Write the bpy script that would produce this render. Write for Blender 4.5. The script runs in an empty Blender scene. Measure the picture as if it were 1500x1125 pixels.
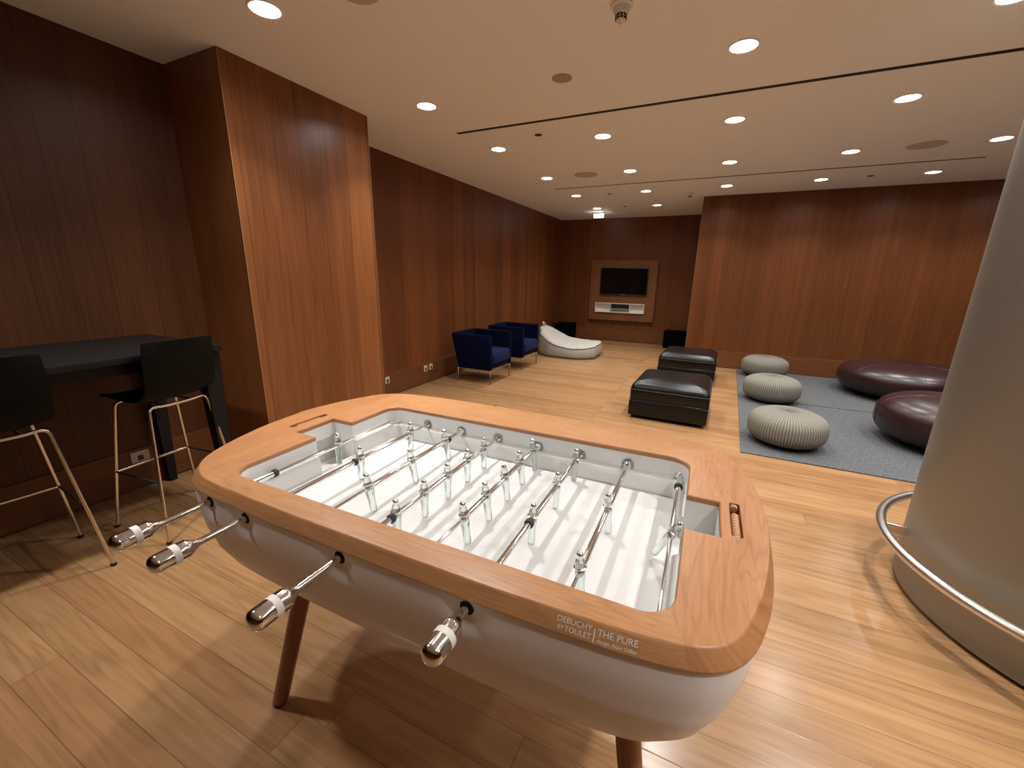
import bpy, bmesh, math, random
from mathutils import Vector, Matrix
random.seed(7)
S = bpy.context.scene
COL = S.collection
PI = math.pi

# ------------------------------------------------------------------ camera
FPX = 601.93
YAW, PITCH, ROLL = -0.44253, -0.258073, 0.0179818
CH = 1.47
def cam_axes():
    f = Vector((math.sin(YAW)*math.cos(PITCH), math.cos(YAW)*math.cos(PITCH), math.sin(PITCH)))
    r = Vector((math.cos(YAW), -math.sin(YAW), 0)); u = r.cross(f)
    return r*math.cos(ROLL)+u*math.sin(ROLL), -r*math.sin(ROLL)+u*math.cos(ROLL), f
_r, _u, _f = cam_axes()
cd = bpy.data.cameras.new('camera'); cam = bpy.data.objects.new('camera', cd); COL.objects.link(cam)
cam.matrix_world = Matrix(((_r.x, _u.x, -_f.x, 0), (_r.y, _u.y, -_f.y, 0), (_r.z, _u.z, -_f.z, CH), (0, 0, 0, 1)))
cd.sensor_fit = 'HORIZONTAL'; cd.sensor_width = 36.0; cd.lens = 36.0*FPX/1500.0
cd.clip_start = 0.02; cd.clip_end = 100
S.camera = cam

# ------------------------------------------------------------------ world, exposure
w = bpy.data.worlds.new('world'); S.world = w; w.use_nodes = True
w.node_tree.nodes['Background'].inputs[0].default_value = (0.9, 0.75, 0.6, 1)
w.node_tree.nodes['Background'].inputs[1].default_value = 0.0
S.view_settings.view_transform = 'Standard'; S.view_settings.look = 'None'
S.view_settings.gamma = 1.0; S.view_settings.use_curve_mapping = False
S.view_settings.exposure = -0.32
LAMP_W = 14.0          # main beam
SPILL_W = 6.5          # wide spill of the same lamp
LAMP_SPREAD = math.radians(104)
LAMP_COL = (1.0, 0.985, 0.955)
CEIL = 2.76

# ------------------------------------------------------------------ materials
def newmat(name):
    m = bpy.data.materials.new(name); m.use_nodes = True
    return m, m.node_tree.nodes, m.node_tree.links, m.node_tree.nodes['Principled BSDF']
def plain(name, col, rough=.5, metal=0., bump=0., bscale=200., spec=.5, coat=0., sheen=0., emit=None, estr=0., var=0., vscale=3.):
    m, N, L, b = newmat(name)
    b.inputs['Base Color'].default_value = (*col, 1); b.inputs['Roughness'].default_value = rough
    b.inputs['Metallic'].default_value = metal; b.inputs['Specular IOR Level'].default_value = spec
    b.inputs['Coat Weight'].default_value = coat; b.inputs['Sheen Weight'].default_value = sheen
    if emit: b.inputs['Emission Color'].default_value = (*emit, 1); b.inputs['Emission Strength'].default_value = estr
    tc = N.new('ShaderNodeTexCoord')
    if bump:
        n = N.new('ShaderNodeTexNoise'); n.inputs['Scale'].default_value = bscale; n.inputs['Detail'].default_value = 3
        L.new(tc.outputs['Object'], n.inputs['Vector'])
        bp = N.new('ShaderNodeBump'); bp.inputs['Strength'].default_value = bump; bp.inputs['Distance'].default_value = .002
        L.new(n.outputs[0], bp.inputs['Height']); L.new(bp.outputs[0], b.inputs['Normal'])
    if var:
        n = N.new('ShaderNodeTexNoise'); n.inputs['Scale'].default_value = vscale; n.inputs['Detail'].default_value = 4
        L.new(tc.outputs['Object'], n.inputs['Vector'])
        mx = N.new('ShaderNodeMix'); mx.data_type = 'RGBA'
        mx.inputs[6].default_value = (*[c*(1-var) for c in col], 1); mx.inputs[7].default_value = (*[min(1, c*(1+var)) for c in col], 1)
        L.new(n.outputs[0], mx.inputs[0]); L.new(mx.outputs[2], b.inputs['Base Color'])
    return m

class NB:
    """small node helper"""
    def __init__(s, m): s.N = m.node_tree.nodes; s.L = m.node_tree.links
    def math(s, op, a, b=None, c=None, clamp=False):
        n = s.N.new('ShaderNodeMath'); n.operation = op; n.use_clamp = clamp
        for i, v in enumerate((a, b, c)):
            if v is None: continue
            if isinstance(v, (int, float)): n.inputs[i].default_value = v
            else: s.L.new(v, n.inputs[i])
        return n.outputs[0]
    def comb(s, x, y, z):
        n = s.N.new('ShaderNodeCombineXYZ')
        for i, v in enumerate((x, y, z)):
            if isinstance(v, (int, float)): n.inputs[i].default_value = v
            else: s.L.new(v, n.inputs[i])
        return n.outputs[0]
    def noise(s, vec, scale=1, detail=4, rough=.55, dist=0.):
        n = s.N.new('ShaderNodeTexNoise'); n.inputs['Scale'].default_value = scale; n.inputs['Detail'].default_value = detail
        n.inputs['Roughness'].default_value = rough; n.inputs['Distortion'].default_value = dist
        s.L.new(vec, n.inputs['Vector']); return n.outputs[0]
    def mix(s, f, a, b, mode='MIX'):
        n = s.N.new('ShaderNodeMix'); n.data_type = 'RGBA'; n.blend_type = mode; n.clamp_factor = True
        for i, v in ((0, f), (6, a), (7, b)):
            if isinstance(v, (int, float)): n.inputs[i].default_value = v
            elif isinstance(v, tuple): n.inputs[i].default_value = (*v, 1) if len(v) == 3 else v
            else: s.L.new(v, n.inputs[i])
        return n.outputs[2]

def wood(name, ua, ga, width, dark, light, length=None, groove=.0025, gdepth=.45, rough=.4, tone=.6, fine=90., stretch=.045,
         rings=.35, wob=0., spec=.5, coat=0., seam_at=None, odd=None, ua2=None, cath=1.0):
    """planks: ua = axis across the planks, ga = axis of the grain"""
    m, N, L, b = newmat(name); h = NB(m)
    tc = N.new('ShaderNodeTexCoord'); sp = N.new('ShaderNodeSeparateXYZ'); L.new(tc.outputs['Object'], sp.inputs[0])
    u, g = sp.outputs[ua], sp.outputs[ga]
    third = sp.outputs[3-ua-ga]
    uw = u
    if wob: uw = h.math('ADD', u, h.math('MULTIPLY', h.math('SINE', h.math('MULTIPLY', u, 2.1/width)), wob*width))
    q = h.math('DIVIDE', uw, width); idx = h.math('FLOOR', q); fr = h.math('FRACT', q)
    wn = N.new('ShaderNodeTexWhiteNoise'); wn.noise_dimensions = '2D'
    r0 = N.new('ShaderNodeTexWhiteNoise'); r0.noise_dimensions = '1D'; L.new(idx, r0.inputs['W'])
    jd = None
    if length:
        g2 = h.math('ADD', h.math('DIVIDE', h.math('SUBTRACT', g, seam_at[1]), length), h.math('MULTIPLY', h.math('MULTIPLY', r0.outputs[0], 7.3), h.math('LESS_THAN', u, seam_at[0]))); jid = h.math('FLOOR', g2); jf = h.math('FRACT', g2)
        L.new(h.comb(idx, jid, 0), wn.inputs['Vector'])
        jd = h.math('MINIMUM', jf, h.math('SUBTRACT', 1.0, jf)); jd = h.math('MULTIPLY', jd, length)
    else:
        L.new(h.comb(idx, 3.3, 0), wn.inputs['Vector'])
    rnd = wn.outputs[0]
    off = h.math('MULTIPLY', rnd, 37.0)
    uu = h.math('ADD', u, third)
    v1 = h.comb(h.math('MULTIPLY', uu, fine), h.math('MULTIPLY', g, fine*stretch), off)
    n1 = h.noise(v1, 1, 5, .65)
    v2 = h.comb(h.math('MULTIPLY', uu, fine*.11), h.math('MULTIPLY', g, fine*stretch*.28), off)
    n2 = h.noise(v2, 1, 3, .5, .4*cath)
    rg = h.math('MULTIPLY_ADD', h.math('SINE', h.math('MULTIPLY', n2, 55.0)), .5, .5)
    rg = h.math('POWER', rg, 2.0)
    f = h.math('ADD', h.math('MULTIPLY', n1, .75), h.math('MULTIPLY', n2, .35))
    f = h.math('SUBTRACT', f, h.math('MULTIPLY', rg, rings*.35))
    f = h.math('ADD', f, h.math('MULTIPLY', h.math('SUBTRACT', rnd, .5), tone))
    f = h.math('ADD', f, .06, clamp=True)
    col = h.mix(f, dark, light)
    if odd:   # a few planks of a different species
        sel = h.math('GREATER_THAN', wn.outputs[0], odd[0])
        col = h.mix(h.math('MULTIPLY', sel, odd[2]), col, odd[1], 'MULTIPLY')
    hgt = h.math('MULTIPLY', n1, .15)
    if groove:
        d = h.math('MULTIPLY', h.math('MINIMUM', fr, h.math('SUBTRACT', 1.0, fr)), width)
        if jd is not None: d = h.math('MINIMUM', d, jd)
        gm = h.math('SUBTRACT', 1.0, h.math('DIVIDE', d, groove), clamp=True)
        col = h.mix(h.math('MULTIPLY', gm, gdepth), col, tuple(c*.12 for c in dark))
        hgt = h.math('SUBTRACT', hgt, gm)
    L.new(col, b.inputs['Base Color'])
    bp = N.new('ShaderNodeBump'); bp.inputs['Strength'].default_value = .25; bp.inputs['Distance'].default_value = .001
    L.new(hgt, bp.inputs['Height']); L.new(bp.outputs[0], b.inputs['Normal'])
    L.new(h.math('MULTIPLY_ADD', n1, .12, rough-.06), b.inputs['Roughness'])
    b.inputs['Specular IOR Level'].default_value = spec; b.inputs['Coat Weight'].default_value = coat; b.inputs['Coat Roughness'].default_value = .2
    return m

WD, WL = (.050, .0142, .0042), (.215, .068, .0195)
M = {}
M['wall_y'] = wood('veneer wall along y', 1, 2, .115, WD, WL, groove=.0012, gdepth=.35, rough=.42, tone=.34, fine=120, stretch=.014, rings=.25, wob=.3, spec=.3)
M['wall_x'] = wood('veneer wall along x', 0, 2, .105, WD, WL, groove=.0012, gdepth=.3, rough=.42, tone=.24, fine=120, stretch=.014, rings=.25, wob=.3, spec=.3)
M['pillar'] = wood('boarded pillar', 1, 2, .148, (.078, .024, .007), (.285, .102, .032), groove=.003, gdepth=.7, rough=.36, tone=.55, fine=90, stretch=.016, rings=.4, wob=.35, spec=.4)
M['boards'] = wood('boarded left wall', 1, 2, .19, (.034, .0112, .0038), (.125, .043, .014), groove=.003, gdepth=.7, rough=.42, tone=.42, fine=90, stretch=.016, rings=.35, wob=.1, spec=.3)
M['base_y'] = wood('skirting grain y', 2, 1, .5, (.065, .021, .0065), (.18, .064, .021), groove=0, rough=.4, tone=.1, fine=90, stretch=.04, spec=.3)
M['base_x'] = wood('skirting grain x', 2, 0, .5, (.075, .025, .008), (.22, .080, .027), groove=0, rough=.4, tone=.1, fine=90, stretch=.04, spec=.3)
M['tvpanel'] = wood('tv panel veneer', 0, 2, .2, (.10, .036, .011), (.24, .092, .032), groove=0, rough=.4, tone=.2, fine=110, stretch=.03, rings=.1)
M['floor'] = wood('oak floor boards', 1, 0, .135, (.155, .076, .029), (.42, .235, .110), length=2.44, groove=.0024, gdepth=.6, rough=.24, tone=.20, fine=60, stretch=.035, rings=.5, odd=(.9, (.72, .62, .57), .6), spec=.5, seam_at=(3.3, -1.0))
M['rim'] = None
M['leg'] = wood('table leg wood', 0, 2, 2., (.16, .055, .018), (.32, .12, .042), groove=0, rough=.35, tone=0, fine=80, stretch=.05)
M['bead'] = wood('bead wood', 0, 1, 2., (.33, .15, .065), (.58, .31, .16), groove=0, rough=.4, tone=0, fine=60, stretch=.5)
M['ceiling'] = plain('painted ceiling', (.82, .82, .80), .9, bump=.05, bscale=90)
M['black_metal'] = plain('slot black', (.006, .005, .005), .7)
M['grille'] = plain('speaker grille', (.36, .30, .25), .9, bump=.3, bscale=900)
M['grille_pale'] = plain('painted speaker grille', (.52, .44, .37), .9, bump=.3, bscale=900)
M['plastic_white'] = plain('white plastic', (.72, .68, .62), .4)
M['trim_white'] = plain('lamp trim', (.8, .75, .7), .5)
M['lens'] = plain('lamp lens', (1, 1, 1), .5, emit=(1.0, .96, .90), estr=14.)
M['chrome'] = plain('chrome', (.84, .86, .88), .07, 1.0)
M['chrome_fig'] = plain('chrome figure heads', (.90, .92, .94), .2, 1.0)
M['chrome_grip'] = plain('chrome grips', (.84, .86, .88), .12, 1.0)
M['chrome_soft'] = plain('chrome legs', (.80, .76, .72), .16, 1.0)
M['brushed'] = plain('brushed steel', (.72, .70, .67), .28, 1.0, bump=.05, bscale=400)
M['white_tape'] = plain('white tape', (.85, .82, .77), .7)
M['gelcoat'] = plain('white satin shell', (.93, .88, .86), .42, coat=.15)
M['field'] = plain('white playfield', (.68, .675, .665), .3)
M['liner'] = plain('white side wall', (.82, .82, .80), .35)
M['goal_grey'] = plain('grey goal panel', (.50, .49, .45), .6)
M['rubber'] = plain('grey rubber', (.03, .03, .032), .6)
M['rubber_dark'] = plain('dark hole', (.01, .01, .01), .8)
M['black_leather'] = plain('black leather', (.0045, .004, .0038), .29, bump=.3, bscale=70, spec=.36)
M['stitch'] = plain('leather piping', (.10, .09, .08), .45)
M['burgundy'] = plain('burgundy leather', (.024, .0075, .0075), .33, bump=.5, bscale=22, spec=.5, var=.25, vscale=4)
M['blue_felt'] = plain('navy wool', (.0035, .007, .050), .9, bump=.3, bscale=500, sheen=.03, spec=.1)
M['blue_dark'] = plain('navy wool shell', (.0008, .0015, .013), .9, bump=.3, bscale=500, sheen=.02, spec=.05)
M['beige_fabric'] = plain('off white canvas', (.37, .345, .30), .85, bump=.9, bscale=14, var=.06, vscale=5)
M['piping_dark'] = plain('dark piping', (.06, .05, .04), .8)
M['stool_shell'] = plain('stool shell', (.0045, .004, .0028), .6, spec=.12)
M['desk_black'] = plain('black stained desk', (.008, .008, .009), .38, spec=.22)
M['screen'] = plain('tv screen', (.003, .003, .004), .12)
M['bezel'] = plain('tv bezel', (.01, .01, .01), .3)
M['niche'] = plain('white niche', (.78, .74, .68), .5)
M['black_box'] = plain('black fabric box', (.0015, .0015, .002), .9, spec=.05)
M['socket'] = plain('cream socket', (.50, .42, .32), .45)
M['socket_dark'] = plain('socket dark', (.02, .02, .02), .5)
M['ink'] = plain('pale grey lettering', (.72, .69, .66), .6)
M['edge_glint'] = plain('veneer edging painted glint', (.34, .19, .10), .4)  # pale tone paints the highlight caught by the veneer edging

def column_mat():
    m, N, L, b = newmat('satin champagne metal'); h = NB(m)
    b.inputs['Base Color'].default_value = (.33, .315, .275, 1); b.inputs['Metallic'].default_value = .85
    tc = N.new('ShaderNodeTexCoord')
    n = h.noise(tc.outputs['Object'], 260, 2)
    L.new(h.math('MULTIPLY_ADD', n, .12, .42), b.inputs['Roughness'])
    bp = N.new('ShaderNodeBump'); bp.inputs['Strength'].default_value = .15; bp.inputs['Distance'].default_value = .001
    L.new(n, bp.inputs['Height']); L.new(bp.outputs[0], b.inputs['Normal'])
    return m
M['column'] = column_mat()

def rim_mat():
    m, N, L, b = newmat('cherry rim wood'); h = NB(m)
    tc = N.new('ShaderNodeTexCoord'); sp = N.new('ShaderNodeSeparateXYZ'); L.new(tc.outputs['Object'], sp.inputs[0])
    x, y, z = sp.outputs
    ax = h.math('ABSOLUTE', x); ay = h.math('ABSOLUTE', y)
    end = h.math('GREATER_THAN', ax, h.math('MULTIPLY_ADD', h.math('SUBTRACT', ay, .34), .42, .607))
    outer = h.math('GREATER_THAN', ax, .722)
    def field(u, g, seed):
        n1 = h.noise(h.comb(h.math('MULTIPLY', u, 150.), h.math('MULTIPLY', g, 9.), seed), 1, 5, .6)
        n2 = h.noise(h.comb(h.math('MULTIPLY', u, 9.), h.math('MULTIPLY', g, 1.5), seed), 1, 3, .5, .5)
        rg = h.math('POWER', h.math('MULTIPLY_ADD', h.math('SINE', h.math('MULTIPLY', n2, 95.)), .5, .5), 5.0)
        f = h.math('ADD', h.math('MULTIPLY', n1, .8), h.math('MULTIPLY', n2, .45))
        return h.math('SUBTRACT', f, h.math('MULTIPLY', rg, .16))
    zz = h.math('MULTIPLY', z, 1.0)
    fa = field(h.math('ADD', y, zz), x, 2.0)
    fb = field(h.math('ADD', x, zz), y, h.math('MULTIPLY_ADD', outer, 5.0, 7.0))
    n = N.new('ShaderNodeMix'); n.data_type = 'FLOAT'
    L.new(end, n.inputs[0]); L.new(fa, n.inputs[2]); L.new(fb, n.inputs[3])
    f = h.math('SUBTRACT', n.outputs[0], h.math('MULTIPLY', h.math('MULTIPLY', end, outer), .10), clamp=True)
    col = h.mix(f, (.26, .098, .031), (.60, .305, .132))
    col = h.mix(h.math('MULTIPLY', end, .35), col, (.95, .80, .76), 'MULTIPLY')
    L.new(col, b.inputs['Base Color']); b.inputs['Roughness'].default_value = .36
    bp = N.new('ShaderNodeBump'); bp.inputs['Strength'].default_value = .08; bp.inputs['Distance'].default_value = .001
    L.new(f, bp.inputs['Height']); L.new(bp.outputs[0], b.inputs['Normal'])
    return m
M['rim'] = rim_mat()

def clear_mat():
    m, N, L, b = newmat('clear acrylic')
    out = N['Material Output']; tr = N.new('ShaderNodeBsdfTransparent'); tr.inputs[0].default_value = (.96, .97, .96, 1)
    gl = N.new('ShaderNodeBsdfGlass'); gl.inputs['IOR'].default_value = 1.46; gl.inputs['Roughness'].default_value = 0.02
    gl.inputs[0].default_value = (.90, .94, .93, 1)
    mx = N.new('ShaderNodeMixShader'); mx.inputs[0].default_value = .8
    L.new(tr.outputs[0], mx.inputs[1]); L.new(gl.outputs[0], mx.inputs[2]); L.new(mx.outputs[0], out.inputs[0])
    return m
M['clear'] = clear_mat()

def weave_mat(name, a, b_, sx, sy, rough=.95):
    m, N, L, b = newmat(name); h = NB(m)
    tc = N.new('ShaderNodeTexCoord'); sp = N.new('ShaderNodeSeparateXYZ'); L.new(tc.outputs['Object'], sp.inputs[0])
    x, y, z = sp.outputs
    n = h.noise(tc.outputs['Object'], 70, 5, .75)
    n2 = h.noise(h.comb(h.math('MULTIPLY', x, sx), h.math('MULTIPLY', y, sy), z), 1, 3, .7)
    f = h.math('MULTIPLY_ADD', h.math('ADD', n, n2), 1.5, -1.0, clamp=True)
    L.new(h.mix(f, a, b_), b.inputs['Base Color']); b.inputs['Roughness'].default_value = rough
    b.inputs['Specular IOR Level'].default_value = .15
    bp = N.new('ShaderNodeBump'); bp.inputs['Strength'].default_value = .5; bp.inputs['Distance'].default_value = .003
    L.new(f, bp.inputs['Height']); L.new(bp.outputs[0], b.inputs['Normal'])
    return m
M['rug'] = weave_mat('grey woven rug', (.026, .0275, .029), (.150, .154, .158), 150, 30)

def knit_mat():
    m, N, L, b = newmat('knitted wool'); h = NB(m)
    tc = N.new('ShaderNodeTexCoord'); sp = N.new('ShaderNodeSeparateXYZ'); L.new(tc.outputs['Object'], sp.inputs[0])
    x, y, z = sp.outputs
    an = h.math('ARCTAN2', y, x)
    s1 = h.math('SINE', h.math('MULTIPLY', an, 84.))
    rad = h.math('SQRT', h.math('ADD', h.math('MULTIPLY', x, x), h.math('MULTIPLY', y, y)))
    s2 = h.math('SINE', h.math('MULTIPLY', h.math('SUBTRACT', rad, z), 420.))
    n = h.noise(tc.outputs['Object'], 160, 3)
    f = h.math('ADD', h.math('MULTIPLY_ADD', s1, .34, .5), h.math('MULTIPLY', s2, .08))
    f = h.math('ADD', f, h.math('MULTIPLY', h.math('SUBTRACT', n, .5), .5), clamp=True)
    L.new(h.mix(f, (.085, .078, .064), (.30, .28, .235)), b.inputs['Base Color']); b.inputs['Roughness'].default_value = .95
    b.inputs['Specular IOR Level'].default_value = .15
    bp = N.new('ShaderNodeBump'); bp.inputs['Strength'].default_value = .8; bp.inputs['Distance'].default_value = .006
    L.new(f, bp.inputs['Height']); L.new(bp.outputs[0], b.inputs['Normal'])
    return m
M['knit'] = knit_mat()

# ------------------------------------------------------------------ mesh helpers
def link(name, me, mats, parent=None, smooth=False, auto=None):
    if not isinstance(mats, (list, tuple)): mats = [mats]
    for m in mats: me.materials.append(m)
    o = bpy.data.objects.new(name, me); COL.objects.link(o)
    if parent: o.parent = parent
    if smooth or auto:
        for p in me.polygons: p.use_smooth = True
        if auto:
            bm = bmesh.new(); bm.from_mesh(me)
            for e in bm.edges:
                if len(e.link_faces) == 2 and e.calc_face_angle(0) > math.radians(auto): e.smooth = False
            bm.to_mesh(me); bm.free()
    return o
def bobj(name, bm, mats, parent=None, auto=35):
    bmesh.ops.recalc_face_normals(bm, faces=bm.faces)
    me = bpy.data.meshes.new(name); bm.to_mesh(me); bm.free()
    return link(name, me, mats, parent, auto=auto)
def box(bm, x0, x1, y0, y1, z0, z1, bev=0., seg=2, mi=0, mat=None):
    t = bmesh.new(); v = [t.verts.new((x, y, z)) for x in (x0, x1) for y in (y0, y1) for z in (z0, z1)]
    for f in ((0, 1, 3, 2), (4, 6, 7, 5), (0, 4, 5, 1), (2, 3, 7, 6), (0, 2, 6, 4), (1, 5, 7, 3)): t.faces.new([v[i] for i in f])
    bmesh.ops.recalc_face_normals(t, faces=t.faces)
    if bev: bmesh.ops.bevel(t, geom=list(t.edges), offset=bev, segments=seg, affect='EDGES', profile=.5)
    if mat is not None: bmesh.ops.transform(t, matrix=mat, verts=t.verts)
    return merge(bm, t, mi)
def merge(bm, t, mi=0):
    mp = {v: bm.verts.new(v.co) for v in t.verts}
    for f in t.faces:
        try: nf = bm.faces.new([mp[v] for v in f.verts]); nf.material_index = mi
        except ValueError: pass
    t.free(); return bm
def lathe(bm, prof, seg=32, mi=0, mat=None, mis=None):
    """prof list of (r,z); axis Z"""
    t = bmesh.new(); rings = []
    for r, z in prof:
        if r < 1e-6: rings.append([t.verts.new((0, 0, z))])
        else: rings.append([t.verts.new((r*math.cos(2*PI*i/seg), r*math.sin(2*PI*i/seg), z)) for i in range(seg)])
    mids = {}
    for k, (a, b) in enumerate(zip(rings, rings[1:])):
        for i in range(seg):
            j = (i+1) % seg
            if len(a) == 1 and len(b) == 1: continue
            if len(a) == 1: f = t.faces.new((a[0], b[i], b[j]))
            elif len(b) == 1: f = t.faces.new((a[i], b[0], a[j]))
            else: f = t.faces.new((a[i], b[i], b[j], a[j]))
            f.material_index = mis[k] if mis else mi
    if mat is not None: bmesh.ops.transform(t, matrix=mat, verts=t.verts)
    mp = {v: bm.verts.new(v.co) for v in t.verts}
    for f in t.faces: nf = bm.faces.new([mp[v] for v in f.verts]); nf.material_index = f.material_index
    t.free(); return bm
def tube(bm, pts, r, seg=12, mi=0, closed=False, cap=True, rs=None):
    pts = [Vector(p) for p in pts]; n = len(pts); rings = []
    up = None
    for i, p in enumerate(pts):
        a = pts[(i-1) % n] if (closed or i > 0) else p; b = pts[(i+1) % n] if (closed or i < n-1) else p
        d = (b-a).normalized()
        if up is None: up = Vector((0, 0, 1)) if abs(d.z) < .9 else Vector((1, 0, 0))
        x = d.cross(up).normalized(); up = x.cross(d).normalized()
        rr = rs[i] if rs else r
        rings.append([bm.verts.new(p + (x*math.cos(2*PI*k/seg)+up*math.sin(2*PI*k/seg))*rr) for k in range(seg)])
    for i in range(n if closed else n-1):
        a, b = rings[i], rings[(i+1) % n]
        for k in range(seg):
            f = bm.faces.new((a[k], a[(k+1) % seg], b[(k+1) % seg], b[k])); f.material_index = mi
    if cap and not closed:
        for rg in (rings[0], rings[-1]):
            f = bm.faces.new(rg); f.material_index = mi
    return bm
def round_path(pts, rad, n=6):
    pts = [Vector(p) for p in pts]; out = [pts[0]]
    for a, b, c in zip(pts, pts[1:], pts[2:]):
        d1 = (a-b); d2 = (c-b); r = min(rad, d1.length*.45, d2.length*.45)
        p, q = b+d1.normalized()*r, b+d2.normalized()*r
        for i in range(n+1):
            t = i/n; out.append(p*(1-t)**2 + b*2*t*(1-t) + q*t*t)
    out.append(pts[-1]); return out
def loft(bm, rings, mi=0, closed=True, cap0=False, cap1=False):
    R = [[bm.verts.new(p) for p in r] for r in rings]; n = len(R[0])
    for a, b in zip(R, R[1:]):
        for k in range(n if closed else n-1):
            f = bm.faces.new((a[k], a[(k+1) % n], b[(k+1) % n], b[k])); f.material_index = mi
    if cap0: bm.faces.new(R[0]).material_index = mi
    if cap1: bm.faces.new(R[-1]).material_index = mi
    return bm
def catmull(P, per=6, closed=True):
    P = [Vector(p) for p in P]; n = len(P); out = []
    for i in range(n):
        p0, p1, p2, p3 = P[(i-1) % n], P[i], P[(i+1) % n], P[(i+2) % n]
        for k in range(per):
            t = k/per
            out.append(.5*((2*p1)+(-p0+p2)*t+(2*p0-5*p1+4*p2-p3)*t*t+(-p0+3*p1-3*p2+p3)*t**3))
    return out
def tag(o, label, cat, group=None, kind=None):
    o['label'] = label; o['category'] = cat
    if group: o['group'] = group
    if kind: o['kind'] = kind
    return o
def thing(name, label, cat, loc=(0, 0, 0), rz=0, group=None):
    o = bpy.data.objects.new(name, None); COL.objects.link(o); o.location = loc; o.rotation_euler = (0, 0, rz)
    o.empty_display_size = .1
    return tag(o, label, cat, group)
def copy_tree(o, parent=None):
    c = o.copy(); COL.objects.link(c)
    if parent: c.parent = parent
    for ch in list(o.children): copy_tree(ch, c)
    return c
def struct(name, bm, m, auto=35):
    o = bobj(name, bm, m, auto=auto); o['kind'] = 'structure'; return o

# ------------------------------------------------------------------ room shell
FY, WY = 9.92, 7.82          # far wall, right-hand front wall
WX = -.33                    # left end of the right-hand wall
LX, PX, RX = -3.42, -2.85, -3.46
P0, P1 = 1.82, 3.03
XR, YB = 5.6, -3.6
bm = bmesh.new(); box(bm, -4.2, XR+.2, YB-.2, FY+.2, -.08, 0); struct('floor', bm, M['floor'])
bm = bmesh.new(); box(bm, -4.2, XR+.2, YB-.2, FY+.2, CEIL, CEIL+.1); struct('ceiling', bm, M['ceiling'])
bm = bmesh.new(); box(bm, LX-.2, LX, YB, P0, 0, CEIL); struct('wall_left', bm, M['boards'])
bm = bmesh.new(); box(bm, LX-.2, PX, P0, P1, 0, CEIL); struct('wall_pillar', bm, M['pillar'])
bm = bmesh.new(); box(bm, RX-.2, RX, P1, FY, 0, CEIL); struct('wall_recess', bm, M['wall_y'])
bm = bmesh.new(); box(bm, RX-.2, XR+.2, FY, FY+.2, 0, CEIL); struct('wall_far', bm, M['wall_x'])
bm = bmesh.new(); box(bm, WX, XR+.2, WY, FY, 0, CEIL); struct('wall_right', bm, M['wall_x'])
bm = bmesh.new(); box(bm, XR, XR+.2, YB, WY, 0, CEIL); struct('wall_side', bm, M['wall_y'])
bm = bmesh.new(); box(bm, -4.2, XR+.2, YB-.2, YB, 0, CEIL); struct('wall_back', bm, M['wall_x'])
def skirting(name, x0, x1, y0, y1, m):
    bm = bmesh.new(); box(bm, x0, x1, y0, y1, .012, .284, .001, 1)
    o = struct(name, bm, m)
BT = .012
skirting('baseboard_left', LX, LX+BT, YB, P0, M['base_y'])
skirting('baseboard_pillar', PX, PX+BT, P0+.001, P1-.001, M['base_y'])
skirting('baseboard_recess', RX, RX+BT, P1, FY-BT, M['base_y'])
skirting('baseboard_far', RX, WX, FY-BT, FY, M['base_x'])
skirting('baseboard_right', WX, XR, WY-BT, WY, M['base_x'])
for i, (x, y) in enumerate(((PX, P0), (PX, P1), (WX, WY))):
    bm = bmesh.new(); box(bm, x-.002, x+.002, y-.002, y+.002, 0, CEIL, .001, 1); struct('trim_%d' % (i+1), bm, M['edge_glint'])  # thin strips added to put the corner edge highlight into colour

# ------------------------------------------------------------------ ceiling fittings
def downlight():
    t = thing('ceiling_downlight', '', 'ceiling light')
    bm = bmesh.new(); lathe(bm, [(.072, -.004), (.080, -.006), (.083, -.002), (.083, 0), (.072, 0), (.072, -.004)], 32)
    bobj('trim_ring', bm, M['trim_white'], t)
    bm = bmesh.new(); lathe(bm, [(0, -.0035), (.072, -.0035), (.072, -.001), (0, -.001)], 32); bobj('lens', bm, M['lens'], t)
    ld = bpy.data.lights.new('lamp', 'AREA'); ld.shape = 'DISK'; ld.size = .115; ld.energy = LAMP_W; ld.color = LAMP_COL
    ld.spread = LAMP_SPREAD
    lo = bpy.data.objects.new('lamp', ld); COL.objects.link(lo); lo.parent = t; lo.location = (0, 0, -.008)
    ls = ld.copy(); ls.name = 'spill'; ls.energy = SPILL_W; ls.spread = math.radians(156)
    lo = bpy.data.objects.new('spill', ls); COL.objects.link(lo); lo.parent = t; lo.location = (0, 0, -.009)
    return t
GX = [-2.24, -1.13, -.02, 1.09, 2.20, 3.31]
GY = [-2.4, -1.0, .35, 1.71, 3.05, 4.29, 5.72, 7.07, 8.44]
colname = ['leftmost', 'second from left', 'third from left', 'fourth from left', 'fifth from left', 'rightmost']
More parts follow.
